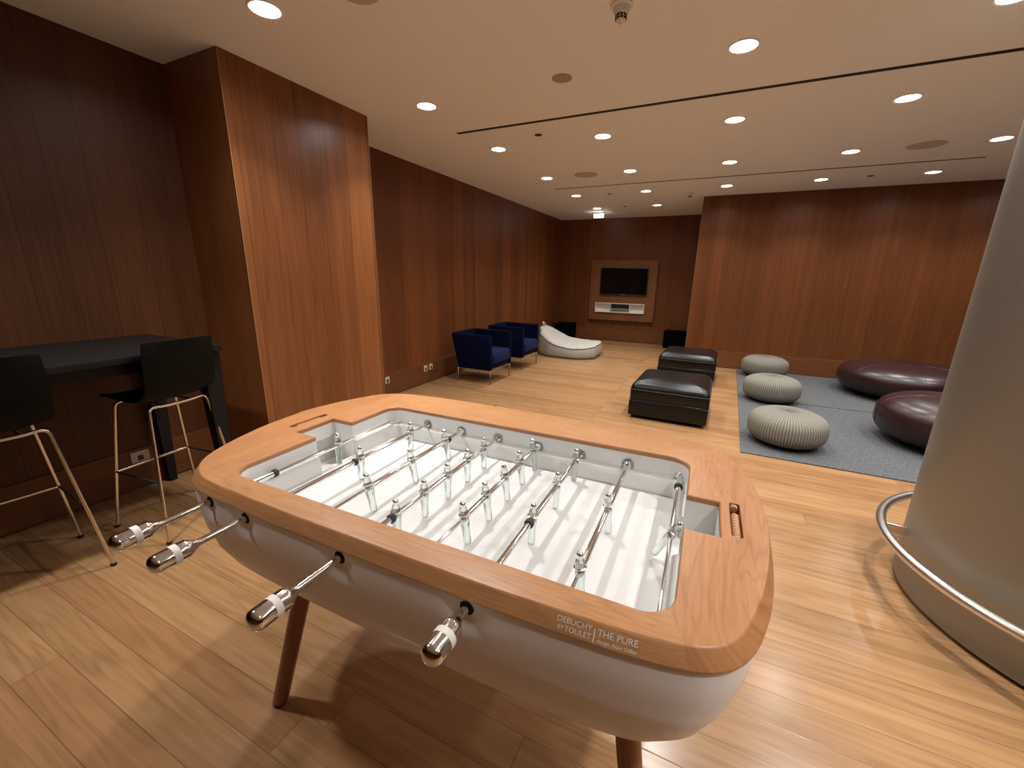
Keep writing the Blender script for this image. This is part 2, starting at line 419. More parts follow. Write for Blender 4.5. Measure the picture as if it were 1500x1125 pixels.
labels = {
 (0, 3): 'large round downlight at the top edge of the photo above the wooden pillar',
 (2, 4): 'round downlight in front of the long ceiling slot, right of the smoke detector',
 (0, 4): 'round downlight between the wooden pillar and the left end of the long ceiling slot',
 (3, 4): 'round downlight cut off by the top right corner of the photo',
 (3, 5): 'round downlight just behind the long slot, largest at the upper right',
 (2, 5): 'round downlight behind the long slot, second from the right of its row',
 (1, 5): 'round downlight behind the long slot, second from the left of its row',
 (0, 5): 'leftmost round downlight of the row just behind the long slot',
 (4, 6): 'round downlight touching the top of the silver column',
 (3, 6): 'round downlight left of the large pale ceiling speaker at the right',
 (2, 6): 'middle downlight of the row in front of the thin second slot',
 (1, 6): 'downlight right of the pale ceiling speaker, in front of the thin slot',
 (0, 6): 'leftmost downlight in front of the left end of the thin slot',
 (4, 7): 'downlight behind the right end of the thin slot, nearest the right wall',
 (3, 7): 'downlight near the right wooden wall, right of its left corner',
 (2, 7): 'downlight above the left corner of the right wooden wall',
 (1, 7): 'downlight behind the thin slot, left of the small white detector',
 (0, 7): 'leftmost downlight behind the thin slot, by the left wall',
 (0, 8): 'farthest left downlight beside the small lit sign',
 (1, 8): 'farthest downlight, in front of the television wall'}
base = downlight(); first = True
far = {}
for n_ in ('lamp', 'spill'):
    far[n_] = bpy.data.lights[n_].copy(); far[n_].name = n_+' dimmed'; far[n_].energy *= .72   # the zone at the back is dimmed
skip = {(1, 4), (2, 3)}
for j, y in enumerate(GY):
    for i, x in enumerate(GX):
        if (i, j) in skip: continue
        if j == 8 and i > 1: continue
        if y < 1.6 and (i, j) not in ((0, 2), (3, 2), (4, 2)): continue
    
        o = base if first else copy_tree(base); first = False
        o.location = (x, y, CEIL)
        if y > 4:
            for c_ in o.children:
                if c_.type == 'LIGHT': c_.data = far['spill' if c_.name.startswith('spill') else 'lamp']
        o['label'] = labels.get((i, j), 'downlight outside the photo, %s row from the television wall, %s' % (['', '', 'seventh', 'sixth', 'fifth', 'fourth', 'third', 'second', 'first'][j], colname[i]))
        o['group'] = 'round ceiling downlights'
def slot(name, label, x0, x1, y, wd):
    bm = bmesh.new(); box(bm, x0, x1, y-wd/2, y+wd/2, CEIL-.004, CEIL)
    tag(bobj(name, bm, M['black_metal']), label, 'air slot', 'black ceiling air slots')
slot('ceiling_air_slot', 'long thick black air slot across the nearer ceiling', -2.37, 3.2, 3.70, .036)
slot('ceiling_air_slot', 'thinner black air slot farther back, across the ceiling', -2.40, 2.40, 6.45, .022)
def disc(name, label, cat, x, y, r, m, group, th=.004):
    bm = bmesh.new(); lathe(bm, [(0, -th), (r*.94, -th), (r, -th*.6), (r, 0), (0, 0)], 40)
    o = bobj(name, bm, m); o.location = (x, y, CEIL); return tag(o, label, cat, group)
disc('ceiling_speaker', 'small dark grey round ceiling speaker in front of the long slot', 'ceiling speaker', -1.10, 3.02, .068, M['grille'], 'round ceiling speakers')
disc('ceiling_speaker', 'round pale ceiling speaker before the left part of the thin slot', 'ceiling speaker', -1.70, 5.72, .15, M['grille_pale'], 'round ceiling speakers')
disc('ceiling_speaker', 'round pale ceiling speaker before the right end of the thin slot', 'ceiling speaker', 1.68, 5.72, .15, M['grille_pale'], 'round ceiling speakers')
disc('ceiling_speaker', 'round pale ceiling speaker cut by the top edge of the photo', 'ceiling speaker', -1.70, 1.80, .10, M['grille_pale'], 'round ceiling speakers')
disc('ceiling_sprinkler', 'small black round hole right behind the left end of the long slot', 'sprinkler', -1.68, 4.03, .036, M['black_metal'], 'small black ceiling holes', .003)
disc('ceiling_sprinkler', 'small black round hole behind the thin slot, left side', 'sprinkler', -1.70, 7.10, .036, M['black_metal'], 'small black ceiling holes', .003)
disc('ceiling_sprinkler', 'small black round hole nearest the television wall', 'sprinkler', -1.70, 8.40, .036, M['black_metal'], 'small black ceiling holes', .003)
disc('ceiling_sprinkler', 'small black round hole above the right wooden wall', 'sprinkler', 1.60, 7.05, .036, M['black_metal'], 'small black ceiling holes', .003)
def smoke(label, x, y):
    t = thing('smoke_detector', label, 'smoke detector', (x, y, CEIL), 0, 'white smoke detectors')
    bm = bmesh.new(); lathe(bm, [(0, 0), (.055, 0), (.055, -.010), (.042, -.014), (.034, -.040), (0, -.040)], 32); bobj('base', bm, M['plastic_white'], t)
    bm = bmesh.new()
    for k in range(10):
        a = 2*PI*k/10
        for z in (-.048, -.060):
            box(bm, .0235, .0275, -.0055, .0055, z-.004, z+.004, mat=Matrix.Rotation(a, 4, 'Z'))
    bobj('vent', bm, M['black_metal'], t)
    bm = bmesh.new(); lathe(bm, [(.034, -.040), (.026, -.043), (.0235, -.066), (.014, -.075), (.004, -.077), (.003, -.084), (0, -.085)], 32); bobj('sensor_head', bm, M['plastic_white'], t)
smoke('white cone shaped smoke detector at the top of the photo', -.58, 2.40)
smoke('small white smoke detector far back by the right wall corner', -.52, 7.45)
t = thing('lit_ceiling_sign', 'small glowing rectangular sign hanging at the far left of the ceiling', 'sign', (-2.33, 8.95, CEIL))
bm = bmesh.new(); box(bm, -.10, .10, -.012, .012, -.105, -.035, .002, 1); bobj('sign_face', bm, M['lens'], t)
bm = bmesh.new(); box(bm, -.12, .12, -.015, .015, -.034, -.0, .002, 1); bobj('housing', bm, M['plastic_white'], t)

# ------------------------------------------------------------------ foosball table
TO = (-.607, 1.0, 0)
T = thing('foosball_table', 'designer foosball table with cherry wood rim, white shell and chrome rods', 'foosball table', TO, math.radians(.5))
OUT = [(0, -.432), (.25, -.431), (.45, -.424), (.563, -.416), (.646, -.402), (.694, -.380), (.728, -.345), (.756, -.285), (.782, -.19), (.797, -.075), (.803, .073), (.794, .222), (.763, .371),
       (.722, .465), (.675, .515), (.61, .540), (.506, .556), (.25, .568), (0, .572), (-.25, .572), (-.48, .564), (-.63, .550), (-.735, .517), (-.805, .453), (-.868, .30), (-.900, .15), (-.907, .05),
       (-.895, -.08), (-.862, -.21), (-.822, -.30), (-.765, -.365), (-.69, -.405), (-.58, -.422), (-.3, -.431)]
OUT = [(x+(.012 if x < -.6 and y < .1 else 0), y-.017*min(1, max(0, (.05-y)/.35))) for x, y in OUT]
out2 = [(p.x, p.y) for p in catmull([(x, y, 0) for x, y in OUT], 5)]
def opening(dx=0., notch=True, a=8):
    x1, y1, r = .612-dx, .357-dx, .062-dx*.5
    def arc(cx, cy, a0): return [(cx+r*math.cos(a0+PI/2*k/a), cy+r*math.sin(a0+PI/2*k/a)) for k in range(a+1)]
    g0, g1 = -.056+dx, .113-dx
    p = arc(x1-r, -y1+r, -PI/2)
    if notch: p += [(x1, g0), (.692-dx, g0), (.692-dx, g1), (x1, g1)]
    p += arc(x1-r, y1-r, 0) + arc(-x1+r, y1-r, PI/2)
    if notch: p += [(-x1, g1), (-.715+dx, g1), (-.715+dx, g0), (-x1, g0)]
    p += arc(-x1+r, -y1+r, PI)
    return p
def slot_path(cx, y0, y1, hw, n=4, r=.005):
    o = []
    for (x, y, a0) in ((cx+hw-r, y0+r, -PI/2), (cx+hw-r, y1-r, 0), (cx-hw+r, y1-r, PI/2), (cx-hw+r, y0+r, PI)):
        o += [(x+r*math.cos(a0+PI/2*k/n), y+r*math.sin(a0+PI/2*k/n)) for k in range(n+1)]
    return o
SL = ((.727, -.040, .122, .0125), (-.775, -.030, .135, .0125))
def curve_mesh(paths, ext, bev, res=3):
    cu = bpy.data.curves.new('tmp', 'CURVE'); cu.dimensions = '2D'; cu.fill_mode = 'BOTH'; cu.extrude = ext; cu.bevel_depth = bev
    cu.bevel_resolution = res; cu.offset = -bev
    for pth in paths:
        s = cu.splines.new('POLY'); s.points.add(len(pth)-1)
        for i, (x, y) in enumerate(pth): s.points[i].co = (x, y, 0, 1)
        s.use_cyclic_u = True
    o = bpy.data.objects.new('tmp', cu); COL.objects.link(o)
    dg = bpy.context.evaluated_depsgraph_get(); me = bpy.data.meshes.new_from_object(o.evaluated_get(dg))
    bpy.data.objects.remove(o); bpy.data.curves.remove(cu); return me
RIMT, RIMB, RIMI = .90, .868, .885
# rim: flat top with a generous rounding outside, a small one inside
def offset_poly(P, d):
    n = len(P); o = []
    for i in range(n):
        a, b = Vector(P[i-1]), Vector(P[(i+1) % n]); t_ = (b-a).normalized(); k_ = edge_k(P[i][1]); o.append((P[i][0]-t_.y*d*k_, P[i][1]+t_.x*d*k_))
    return o
RB = .024
def edge_k(y): return .34+.66*min(1, max(0, (.02-y)/.30))    # the chamfer is widest along the front
def rim_profile(a):      # a = 0 top flat .. PI/2 side; returns inset, height
    P_ = ((0, RB, RIMT), (.12, .0222, RIMT-.0002), (.24, .0200, RIMT-.0016), (.34, .0182, RIMT-.0038), (.80, .0018, RIMB+.0065), (.92, .0003, RIMB+.0042), (1.0, 0, RIMB+.002))
    t_ = min(1, max(0, a/(PI/2)))
    for p, q in zip(P_, P_[1:]):
        if t_ <= q[0]+1e-9:
            f_ = (t_-p[0])/(q[0]-p[0]); return p[1]*(1-f_)+q[1]*f_, p[2]*(1-f_)+q[2]*f_
    return P_[-1][1:]
sec = [rim_profile(PI/2*k) for k in (0, .12, .24, .34, .80, .92, 1.0)]
outer_rings = [[Vector((x, y, z)) for x, y in offset_poly(out2, d)] for d, z in sec] + [[Vector((x, y, RIMB)) for x, y in offset_poly(out2, .003)]]
bm = bmesh.new(); loft(bm, outer_rings)
top_out = offset_poly(out2, RB)
def fill_flat(bm, loops, z):
    t = bmesh.new(); edges = []
    for P in loops:
        vs = [t.verts.new((x, y, z)) for x, y in P]
        edges += [t.edges.new((vs[i], vs[(i+1) % len(vs)])) for i in range(len(vs))]
    bmesh.ops.triangle_fill(t, use_beauty=True, use_dissolve=False, edges=edges)
    merge(bm, t)
holes = [opening()] + [slot_path(*s[:1], s[1], s[2], s[3]) for s in SL]
inn = .0025
fill_flat(bm, [top_out, [p for p in opening(-inn)]] + holes[1:], RIMT)
loft(bm, [[Vector((x, y, RIMT)) for x, y in opening(-inn)], [Vector((x, y, RIMT-inn)) for x, y in opening()], [Vector((x, y, RIMI)) for x, y in opening()], [Vector((x, y, RIMI)) for x, y in opening(-.012)], [Vector((x, y, RIMB)) for x, y in opening(-.012)]])
for hL in holes[1:]: loft(bm, [[Vector((x, y, RIMT)) for x, y in hL], [Vector((x, y, RIMT-.024)) for x, y in hL]], cap1=True)
fill_flat(bm, [offset_poly(out2, .003), opening(-.012)], RIMB)
bmesh.ops.remove_doubles(bm, verts=bm.verts, dist=.00005)
bobj('rim', bm, M['rim'], T, auto=24)
# shell
out3 = [(p.x, p.y) for p in catmull([(x, y, 0) for x, y in OUT], 14)]
RODX = [-.593, -.428, -.258, -.088, .082, .247, .417, .587]
NEAR = [0, 1, 3, 5]
prof = [(.007, .003, .8695), (.008, .001, .82), (.012, .002, .79), (.024, .006, .74), (.050, .018, .68), (.090, .038, .63), (.15, .074, .59), (.215, .115, .56), (.30, .17, .542), (.40, .24, .535), (.6, .36, .533)]
pc = []
for a_, b_ in zip(prof, prof[1:]):
    n_ = max(1, int((a_[2]-b_[2])/.011))
    for k in range(n_): pc.append(tuple(a_[q]+(b_[q]-a_[q])*k/n_ for q in range(3)))
pc.append(prof[-1])
def shell_ring(ix, iy, z, P=None):
    cx_, cy_ = -.05, .07; o = []
    for x, y in (P or out3):
        dx, dy = x-cx_, y-cy_; X, Y = cx_+dx*(1-ix/.855), cy_+dy*(1-iy/.50)
        for i_ in range(8):
            sg = -1 if i_ in NEAR else 1
            if Y*sg > .2:
                d2 = (X-RODX[i_])**2+(z-.835)**2
                Y -= sg*.009*math.exp(-(d2/(.036**2))**2)
        o.append(Vector((X, Y, z)))
    return o
bm = bmesh.new(); loft(bm, [shell_ring(*p) for p in pc], cap1=True)
bmesh.ops.recalc_face_normals(bm, faces=bm.faces)
bobj('shell', bm, M['gelcoat'], T, auto=60)
seat = shell_ring(.0076, .0018, .843)
for i in range(8):
    s = -1 if i in NEAR else 1
    yy = min((abs(p.x-RODX[i]), p.y) for p in seat if p.y*s > .2)[1]
    bm = bmesh.new(); lathe(bm, [(0, .0022), (.0135, .0022), (.0155, .0015), (.0155, -.010), (0, -.010)], 24, mat=Matrix.Translation((RODX[i], yy, .843)) @ Matrix.Rotation(-s*PI/2, 4, 'X'))
    bobj('rod_hole', bm, M['rubber_dark'], T)
# playfield
bm = bmesh.new()
FZ = .764
op = opening(.0005)
def zb(p): return .700 if abs(p[0]) > .6125 else FZ-.002
rings_ = [[Vector((x, y, RIMI-.0003)) for x, y in op], [Vector((x, y, .70)) for x, y in op]]
loft(bm, rings_)
bobj('side_liner', bm, M['liner'], T, auto=40)
bm = bmesh.new()
rect = opening(.001, notch=False)
vs = [bm.verts.new((x, y, FZ)) for x, y in rect]; bm.faces.new(vs)
vs2 = [bm.verts.new((x, y, FZ-.012)) for x, y in rect]; bm.faces.new(list(reversed(vs2)))
for i in range(len(vs)): bm.faces.new((vs[i], vs2[i], vs2[(i+1) % len(vs)], vs[(i+1) % len(vs)]))
bobj('playfield', bm, M['field'], T, auto=40)
# bumper boards round the field, open at the goals
def bumper(sgn):
    x1, y1, r = .6115, .3565, .06; a = 8
    def arc(cx, cy, a0): return [(cx+r*math.cos(a0+PI/2*k/a), cy+r*math.sin(a0+PI/2*k/a)) for k in range(a+1)]
    if sgn < 0: p = [(-x1, -.060)] + arc(-x1+r, -y1+r, PI) + arc(x1-r, -y1+r, -PI/2) + [(x1, -.060)]
    else: p = [(x1, .117)] + arc(x1-r, y1-r, 0) + arc(-x1+r, y1-r, PI/2) + [(-x1, .117)]
    n = len(p); bm = bmesh.new(); rings = []
    prof = [(0, FZ+.0005), (.019, FZ+.0005), (.0165, .818), (.013, .8235), (.004, .829), (0, .829)]
    nm = []
    for i in range(n):
        aa, bb = Vector(p[max(i-1, 0)]), Vector(p[min(i+1, n-1)]); t_ = (bb-aa).normalized(); nm.append(Vector((-t_.y, t_.x)))
    for d, z in prof: rings.append([Vector((p[i][0]+nm[i].x*d, p[i][1]+nm[i].y*d, z)) for i in range(n)])
    loft(bm, rings, closed=False)
    for i in (0, n-1): bm.faces.new([bm.verts.new(rg[i]) for rg in rings])
    bmesh.ops.remove_doubles(bm, verts=bm.verts, dist=1e-5)
    bobj('bumper_board', bm, M['liner'], T, auto=30)
bumper(-1); bumper(1)
# goals
for s, xb in ((-1, -.7145), (1, .6915)):
    bm = bmesh.new()
    v = [bm.verts.new(p) for p in ((s*.6125, -.0555, .742), (xb, -.0555, .722), (xb, .1125, .722), (s*.6125, .1125, .742))]
    bm.faces.new(v); v2 = [bm.verts.new(q.co-Vector((0, 0, .006))) for q in v]; bm.faces.new(list(reversed(v2)))
    for i in range(4): bm.faces.new((v[i], v2[i], v2[(i+1) % 4], v[(i+1) % 4]))
    bobj('goal_floor', bm, M['liner'], T)
    bm = bmesh.new(); box(bm, min(xb, xb-s*.002), max(xb, xb-s*.002), -.040, .110, .735, .832); bobj('goal_panel', bm, M['goal_grey'], T)
# score counters
for k, (cx, y0, y1, hw) in enumerate(SL):
    bm = bmesh.new(); tube(bm, [(cx, y0+.001, .887), (cx, y1-.001, .887)], .002, 8); bobj('score_wire', bm, M['chrome'], T)
    ys = [y0+.007+.0128*q for q in range(9)] + [y1-.007] if k == 0 else [y0+.033+.0103*q for q in range(10)]
    for q, yc in enumerate(ys):
        bm = bmesh.new(); bw = .0058 if k == 0 else .0046
        lathe(bm, [(0, -bw), (.0085, -bw), (.0105, -bw*.6), (.0105, bw*.6), (.0085, bw), (0, bw)], 20, mat=Matrix.Translation((cx, yc, .8875)) @ Matrix.Rotation(PI/2, 4, 'X'))
        bobj('score_bead', bm, M['bead'], T)
# bearings
for i, x in enumerate(RODX):
    for s in (-1, 1):
        y = s*.3565
        bm = bmesh.new()
        mt = Matrix.Translation((x, y, .843)) @ Matrix.Rotation(s*PI/2, 4, 'X')
        lathe(bm, [(.0085, 0), (.020, 0), (.021, .002), (.018, .004), (.0085, .004)], 28, mat=mt)
        bobj('bearing_ring', bm, M['clear'], T)
        bm = bmesh.new(); solid = i not in NEAR
        if solid: lathe(bm, [(0, .001), (.0145, .001), (.0145, .006), (.0125, .009), (.0125, .014), (.0105, .017), (.0078, .018), (0, .018)], 24, mat=mt)
        else: lathe(bm, [(0, .001), (.0095, .001), (.0095, .005), (.0075, .007), (0, .007)], 24, mat=mt)
        bobj('bearing', bm, M['chrome'], T)
# players, built once along the rod at origin
def fig_mesh():
    bm = bmesh.new()
    # body below the rod: flattened, tapering, with a broadened foot
    rings = []
    for z, wx, wy in ((.010, .0085, .0125), (0, .0105, .0140), (-.015, .0100, .0130), (-.035, .0080, .0115), (-.052, .0085, .0100), (-.066, .0100, .0085), (-.075, .0085, .0065), (-.0775, .0050, .0040)):
        rings.append([Vector((wx*math.copysign(abs(math.cos(a))**.62, math.cos(a)), wy*math.copysign(abs(math.sin(a))**.62, math.sin(a)), z)) for a in [2*PI*k/20 for k in range(20)]])
    loft(bm, rings, 0, cap0=True, cap1=True)
    # upper clear body, cone
    lathe(bm, [(0, .0135), (.0120, .0135), (.0112, .020), (.0085, .034), (0, .034)], 20, 0)
    # chrome collar, rod sleeve and head
    lathe(bm, [(0, .0085), (.0128, .0085), (.0148, .0100), (.0148, .0120), (.0128, .0138), (0, .0138)], 24, 1)
    lathe(bm, [(0, .0335), (.0082, .0335), (.0088, .036), (.0085, .041), (.0066, .0455), (.0035, .048), (0, .0488)], 20, 1)
    return bm
FM = None
def player(rod, y, tilt):
    global FM
    if FM is None:
        o = bobj('player_figure', fig_mesh(), [M['clear'], M['chrome_fig']], rod, auto=35); FM = o.data
    else:
        o = bpy.data.objects.new('player_figure', FM); COL.objects.link(o); o.parent = rod
    o.location = (0, y, 0); o.rotation_euler = (0, tilt, 0); return o
def text_mesh(body, size, ext, mat, parent, name, loc, rot, align='LEFT', shear=0, sp=1.0):
    cu = bpy.data.curves.new('tmp', 'FONT'); cu.body = body; cu.size = size; cu.extrude = ext; cu.align_x = align; cu.shear = shear; cu.space_character = sp
    cu.resolution_u = 3
    o = bpy.data.objects.new('tmp', cu); COL.objects.link(o); dg = bpy.context.evaluated_depsgraph_get()
    me = bpy.data.meshes.new_from_object(o.evaluated_get(dg)); bpy.data.objects.remove(o); bpy.data.curves.remove(cu)
    me.materials.clear(); q = link(name, me, mat, parent); q.location = loc; q.rotation_euler = rot; return q
HP = [(0, 0), (.0085, 0), (.0092, .004), (.0115, .010), (.0175, .020), (.0215, .026), (.0222, .031), (.0222, .046)]
HP2 = [(.0226, .046), (.0226, .060)]
HP3 = [(.0222, .060), (.0222, .087)] + [(.0222*math.cos(a_*PI/16), .087+.0160*math.sin(a_*PI/16)) for a_ in range(1, 8)] + [(0, .103)]
# ys of players (from the table centre), y of the rubber stops, tilt, handle neck offset
RODS = [
 ([.021], [-.233], .02, -.546), ([-.033, .239], [-.058], .03, -.546),
 ([-.171, .032, .238], [.256], -.20, .590), ([-.248, -.125, -.003, .119, .238], [-.267], 0.0, -.548),
 ([-.178, -.056, .069, .190, .308], [], -.13, .548), ([-.101, .098, .296], [-.124], .03, -.464),
 ([-.239, .042], [], -.08, .545), ([-.008], [.264], .50, .520)]
for i, (ys, stops, tilt, neck) in enumerate(RODS):
    s = -1 if i in NEAR else 1
    R = bpy.data.objects.new('rod', None); 
    bm = bmesh.new()
    far = -s
    # thick sleeve on the handle side, thin telescopic end on the other
    ythick = max(ys)+.012 if s < 0 else min(ys)-.012
    tube(bm, [(0, neck, 0), (0, ythick, 0)], .0085, 16); tube(bm, [(0, ythick, 0), (0, far*.372, 0)], .0048, 12)
    R = bobj('rod', bm, M['chrome'], T, auto=40); R.location = (RODX[i], 0, .843)
    for y in ys: player(R, y, tilt)
    for y in stops:
        bm = bmesh.new(); lathe(bm, [(.0070, -.0065), (.0115, -.0065), (.0128, -.0045), (.0128, .0045), (.0115, .0065), (.0070, .0065)], 24, mat=Matrix.Translation((0, y, 0)) @ Matrix.Rotation(PI/2, 4, 'X'))
        bobj('rubber_stop', bm, M['rubber'], R)
    mt = Matrix.Translation((0, neck, 0)) @ Matrix.Rotation(-s*PI/2, 4, 'X')
    bm = bmesh.new(); lathe(bm, HP, 28, mat=mt); lathe(bm, HP3, 28, mat=mt); bobj('handle', bm, M['chrome_grip'], R)
    bm = bmesh.new(); lathe(bm, HP2, 28, mat=mt); lathe(bm, [(.0220, .046), (.0226, .046)], 28, mat=mt); lathe(bm, [(.0226, .060), (.0220, .060)], 28, mat=mt); bobj('grip_band', bm, M['white_tape'], R)
    if i == 2: text_mesh('11', .016, .0002, M['rubber_dark'], R, 'number', (.0113, -.166, -.022), (PI/2, 0, PI/2), 'CENTER')
    if i == 4: text_mesh('8', .016, .0002, M['rubber_dark'], R, 'number', (.0113, -.176, -.022), (PI/2, 0, PI/2), 'CENTER')
# legs (foot, top) in table coordinates
for (fx, fy), (tx, ty) in (((-.595, -.330), (-.425, -.290)), ((.640, -.325), (.545, -.265)), ((-.595, .45), (-.425, .40)), ((.620, .45), (.545, .40))):
    bm = bmesh.new(); f0 = Vector((fx, fy, .0)); t0 = Vector((tx, ty, .56)); d = (t0-f0)
    q = d.normalized().to_track_quat('Z', 'Y').to_matrix().to_4x4()
    rings = []
    for z, r in ((0.012, .0255), (.05, .0262), (.25, .0270), (.56, .0280)):
        c = f0+d*(z/.56); rings.append([Vector((c.x+r*math.cos(a), c.y+r*math.sin(a), z)) for a in [2*PI*k/28 for k in range(28)]])
    loft(bm, rings, cap0=True, cap1=True); lg = bobj('leg', bm, M['leg'], T, auto=40)
    bm = bmesh.new(); lathe(bm, [(0, 0), (.022, 0), (.023, .013), (0, .013)], 24, mat=Matrix.Translation((fx, fy, 0))); bobj('foot_pad', bm, M['rubber_dark'], lg)
# lettering printed on the rounded front edge of the rim
def front_y(x):
    for a, b in zip(out2, out2[1:]+out2[:1]):
        if a[1] < -.2 and b[1] < -.2 and min(a[0], b[0]) <= x <= max(a[0], b[0]) and abs(a[0]-b[0]) > 1e-6:
            return a[1]+(b[1]-a[1])*(x-a[0])/(b[0]-a[0])
    return -.44
arc_pts = [rim_profile(PI/2*(1-k/40)) for k in range(41)]; arc_s = [0]
for a_, b_ in zip(arc_pts, arc_pts[1:]): arc_s.append(arc_s[-1]+math.hypot(b_[0]-a_[0], b_[1]-a_[1]))
def arc_at(v):
    v = max(0, min(arc_s[-1]-1e-5, v))
    for k in range(40):
        if arc_s[k] <= v <= arc_s[k+1]:
            t_ = (v-arc_s[k])/(arc_s[k+1]-arc_s[k]); d = arc_pts[k][0]*(1-t_)+arc_pts[k+1][0]*t_; z = arc_pts[k][1]*(1-t_)+arc_pts[k+1][1]*t_
            dd, dz = arc_pts[k+1][0]-arc_pts[k][0], arc_pts[k+1][1]-arc_pts[k][1]; l = math.hypot(dd, dz)
            return d, z, -dz/l, dd/l
def letter(body, x, v0, size, name='lettering', **k):
    q = text_mesh(body, size, 0, M['ink'], T, name, (0, 0, 0), (0, 0, 0), **k)
    bm = bmesh.new(); bm.from_mesh(q.data)
    bmesh.ops.subdivide_edges(bm, edges=[e for e in bm.edges if e.calc_length() > .004], cuts=2)
    for v in bm.verts:
        X = x+v.co.x; d, z, nd, nz = arc_at(v0+v.co.y); v.co = Vector((X, front_y(X)+d+nd*.0005, z+nz*.0005))
    bm.to_mesh(q.data); bm.free()
letter('DEBUCHY', .427, .0200, .0136)
letter('BY', .430, .0080, .0095)
letter('TOULET', .443, .0075, .0124)
letter('|', .4905, .0095, .0235)
letter('THE PURE', .4985, .0165, .0150)
letter('design Alain Gilles', .4985, .0060, .0088, shear=.25)

# ------------------------------------------------------------------ column with foot rail
cx, cy, R = 1.68, 2.40, .66
bm = bmesh.new(); lathe(bm, [(R-.03, 0), (R-.03, .018), (R, .018), (R, CEIL), (0, CEIL)], 128)
t = thing('round_column', 'wide round column clad in satin champagne metal', 'column', (cx, cy, 0))
bobj('cladding', bm, M['column'], t, auto=40)
bm = bmesh.new(); lathe(bm, [(0, .0), (R-.028, .0), (R-.028, .017), (0, .017)], 96); bobj('shadow_gap', bm, M['rubber_dark'], t)
RR, RZ = .755, .262
bm = bmesh.new(); tube(bm, [(RR*math.cos(a), RR*math.sin(a), RZ) for a in [2*PI*k/120 for k in range(120)]], .0225, 16, closed=True)
rail = bobj('foot_rail', bm, M['brushed'], t, auto=60)
for a in (170, 290, 50):
    bm = bmesh.new(); box(bm, R-.003, RR-.012, -.004, .004, RZ-.034, RZ+.012, .001, 1, mat=Matrix.Rotation(math.radians(a), 4, 'Z')); bobj('rail_bracket', bm, M['brushed'], t)

# ------------------------------------------------------------------ high desk and stools
t = thing('high_desk', 'long black bar-height desk against the left wooden wall', 'desk', (-3.01, 0, 0))
bm = bmesh.new(); box(bm, -.408, .41, -1.6, 1.44, 1.010, 1.045, .004, 2); bobj('desk_top', bm, M['desk_black'], t)
bm = bmesh.new(); box(bm, -.37, .34, -1.55, 1.39, .945, 1.010, .002, 1); bobj('apron', bm, M['desk_black'], t)
for x in (-.34, .34):
    for y in (-1.5, 1.385):
        bm = bmesh.new(); s = 1 if x < 0 else -1
        loft(bm, [[Vector((x+dx*w_+o_, y+dy*w_, z)) for dx, dy in ((-1, -1), (1, -1), (1, 1), (-1, 1))] for z, w_, o_ in ((1.0, .048, 0), (.5, .036, -s*.005), (0.0, .022, -s*.012))], cap0=True, cap1=True)
        bobj('leg', bm, M['desk_black'], t)
def make_stool():
    t = thing('bar_stool', '', 'bar stool')
    # one-piece shell, profile along x (faces -x), swept in y
    prof = [(-.205, .772), (-.190, .783), (-.13, .785), (-.04, .778), (.06, .775), (.13, .781), (.178, .800), (.205, .835), (.220, .880), (.232, .95), (.243, 1.03), (.254, 1.105), (.2555, 1.112)]
    n = 14; W = []
    for i, (x, z) in enumerate(prof):
        hw = .178 + (.010 if i < 6 else 0)
        if i == 0 or i == len(prof)-1: hw -= .028
        elif i == 1 or i == len(prof)-2: hw -= .008
        W.append(hw)
    top, bot = [], []
    nrm = []
    for i in range(len(prof)):
        a = Vector(prof[max(i-1, 0)]); b = Vector(prof[min(i+1, len(prof)-1)]); d = (b-a).normalized(); nrm.append(Vector((-d.y, d.x)))
    for i, (x, z) in enumerate(prof):
        for L_, sgn in ((top, 1), (bot, -1)):
            row = []
            for k in range(n+1):
                v = -1+2*k/n; y = v*W[i]; lift = .016*abs(v)**3*(1 if i < 7 else .8)
                q = nrm[i]*(sgn*.0055+lift); row.append(Vector((x+q.x, y, z+q.y)))
            L_.append(row)
    bm = bmesh.new()
    rings = [tr+list(reversed(br)) for tr, br in zip(top, bot)]
    loft(bm, rings, cap0=True, cap1=True)
    bobj('seat_shell', bm, M['stool_shell'], t, auto=50)
    zt = .757; tr = .0085
    for x0, xt, nm in ((-.225, -.135, 'front_frame'), (.225, .150, 'rear_frame')):
        bm = bmesh.new()
        pts = round_path([(x0, -.228, .012), (xt, -.150, zt), (xt, -.07, zt-.010), (xt, .07, zt-.010), (xt, .150, zt), (x0, .228, .012)], .035, 6)
        tube(bm, pts, tr, 12); bobj(nm, bm, M['chrome_soft'], t, auto=60)
        for y in (-.228, .228):
            bm = bmesh.new(); lathe(bm, [(0, 0), (.012, 0), (.014, .006), (.012, .014), (0, .014)], 16, mat=Matrix.Translation((x0, y, 0))); bobj('foot_cap', bm, M['rubber_dark'], t)
    def legx(x0, xt, z): return x0+(xt-x0)*(z-.012)/(zt-.012)
    def legy(z): return .228+(.150-.228)*(z-.012)/(zt-.012)
    z = .345
    bm = bmesh.new(); tube(bm, [(legx(-.225, -.135, z), -legy(z), z), (legx(-.225, -.135, z), legy(z), z)], .0075, 12); bobj('foot_bar', bm, M['chrome_soft'], t)
    for s in (-1, 1):
        bm = bmesh.new(); tube(bm, [(legx(-.225, -.135, z), s*legy(z), z), (legx(.225, .150, z), s*legy(z), z)], .006, 10); bobj('side_bar', bm, M['rubber_dark'], t)
    for s in (-1, 1):
        bm = bmesh.new(); tube(bm, [(-.135, s*.07, zt-.010), (.150, s*.07, zt-.010)], .006, 10); bobj('seat_bar', bm, M['chrome_soft'], t)
        bm = bmesh.new(); box(bm, -.02, .02, s*.07-.012, s*.07+.012, zt-.006, zt+.014, .002, 1); bobj('mount', bm, M['rubber_dark'], t)
    return t
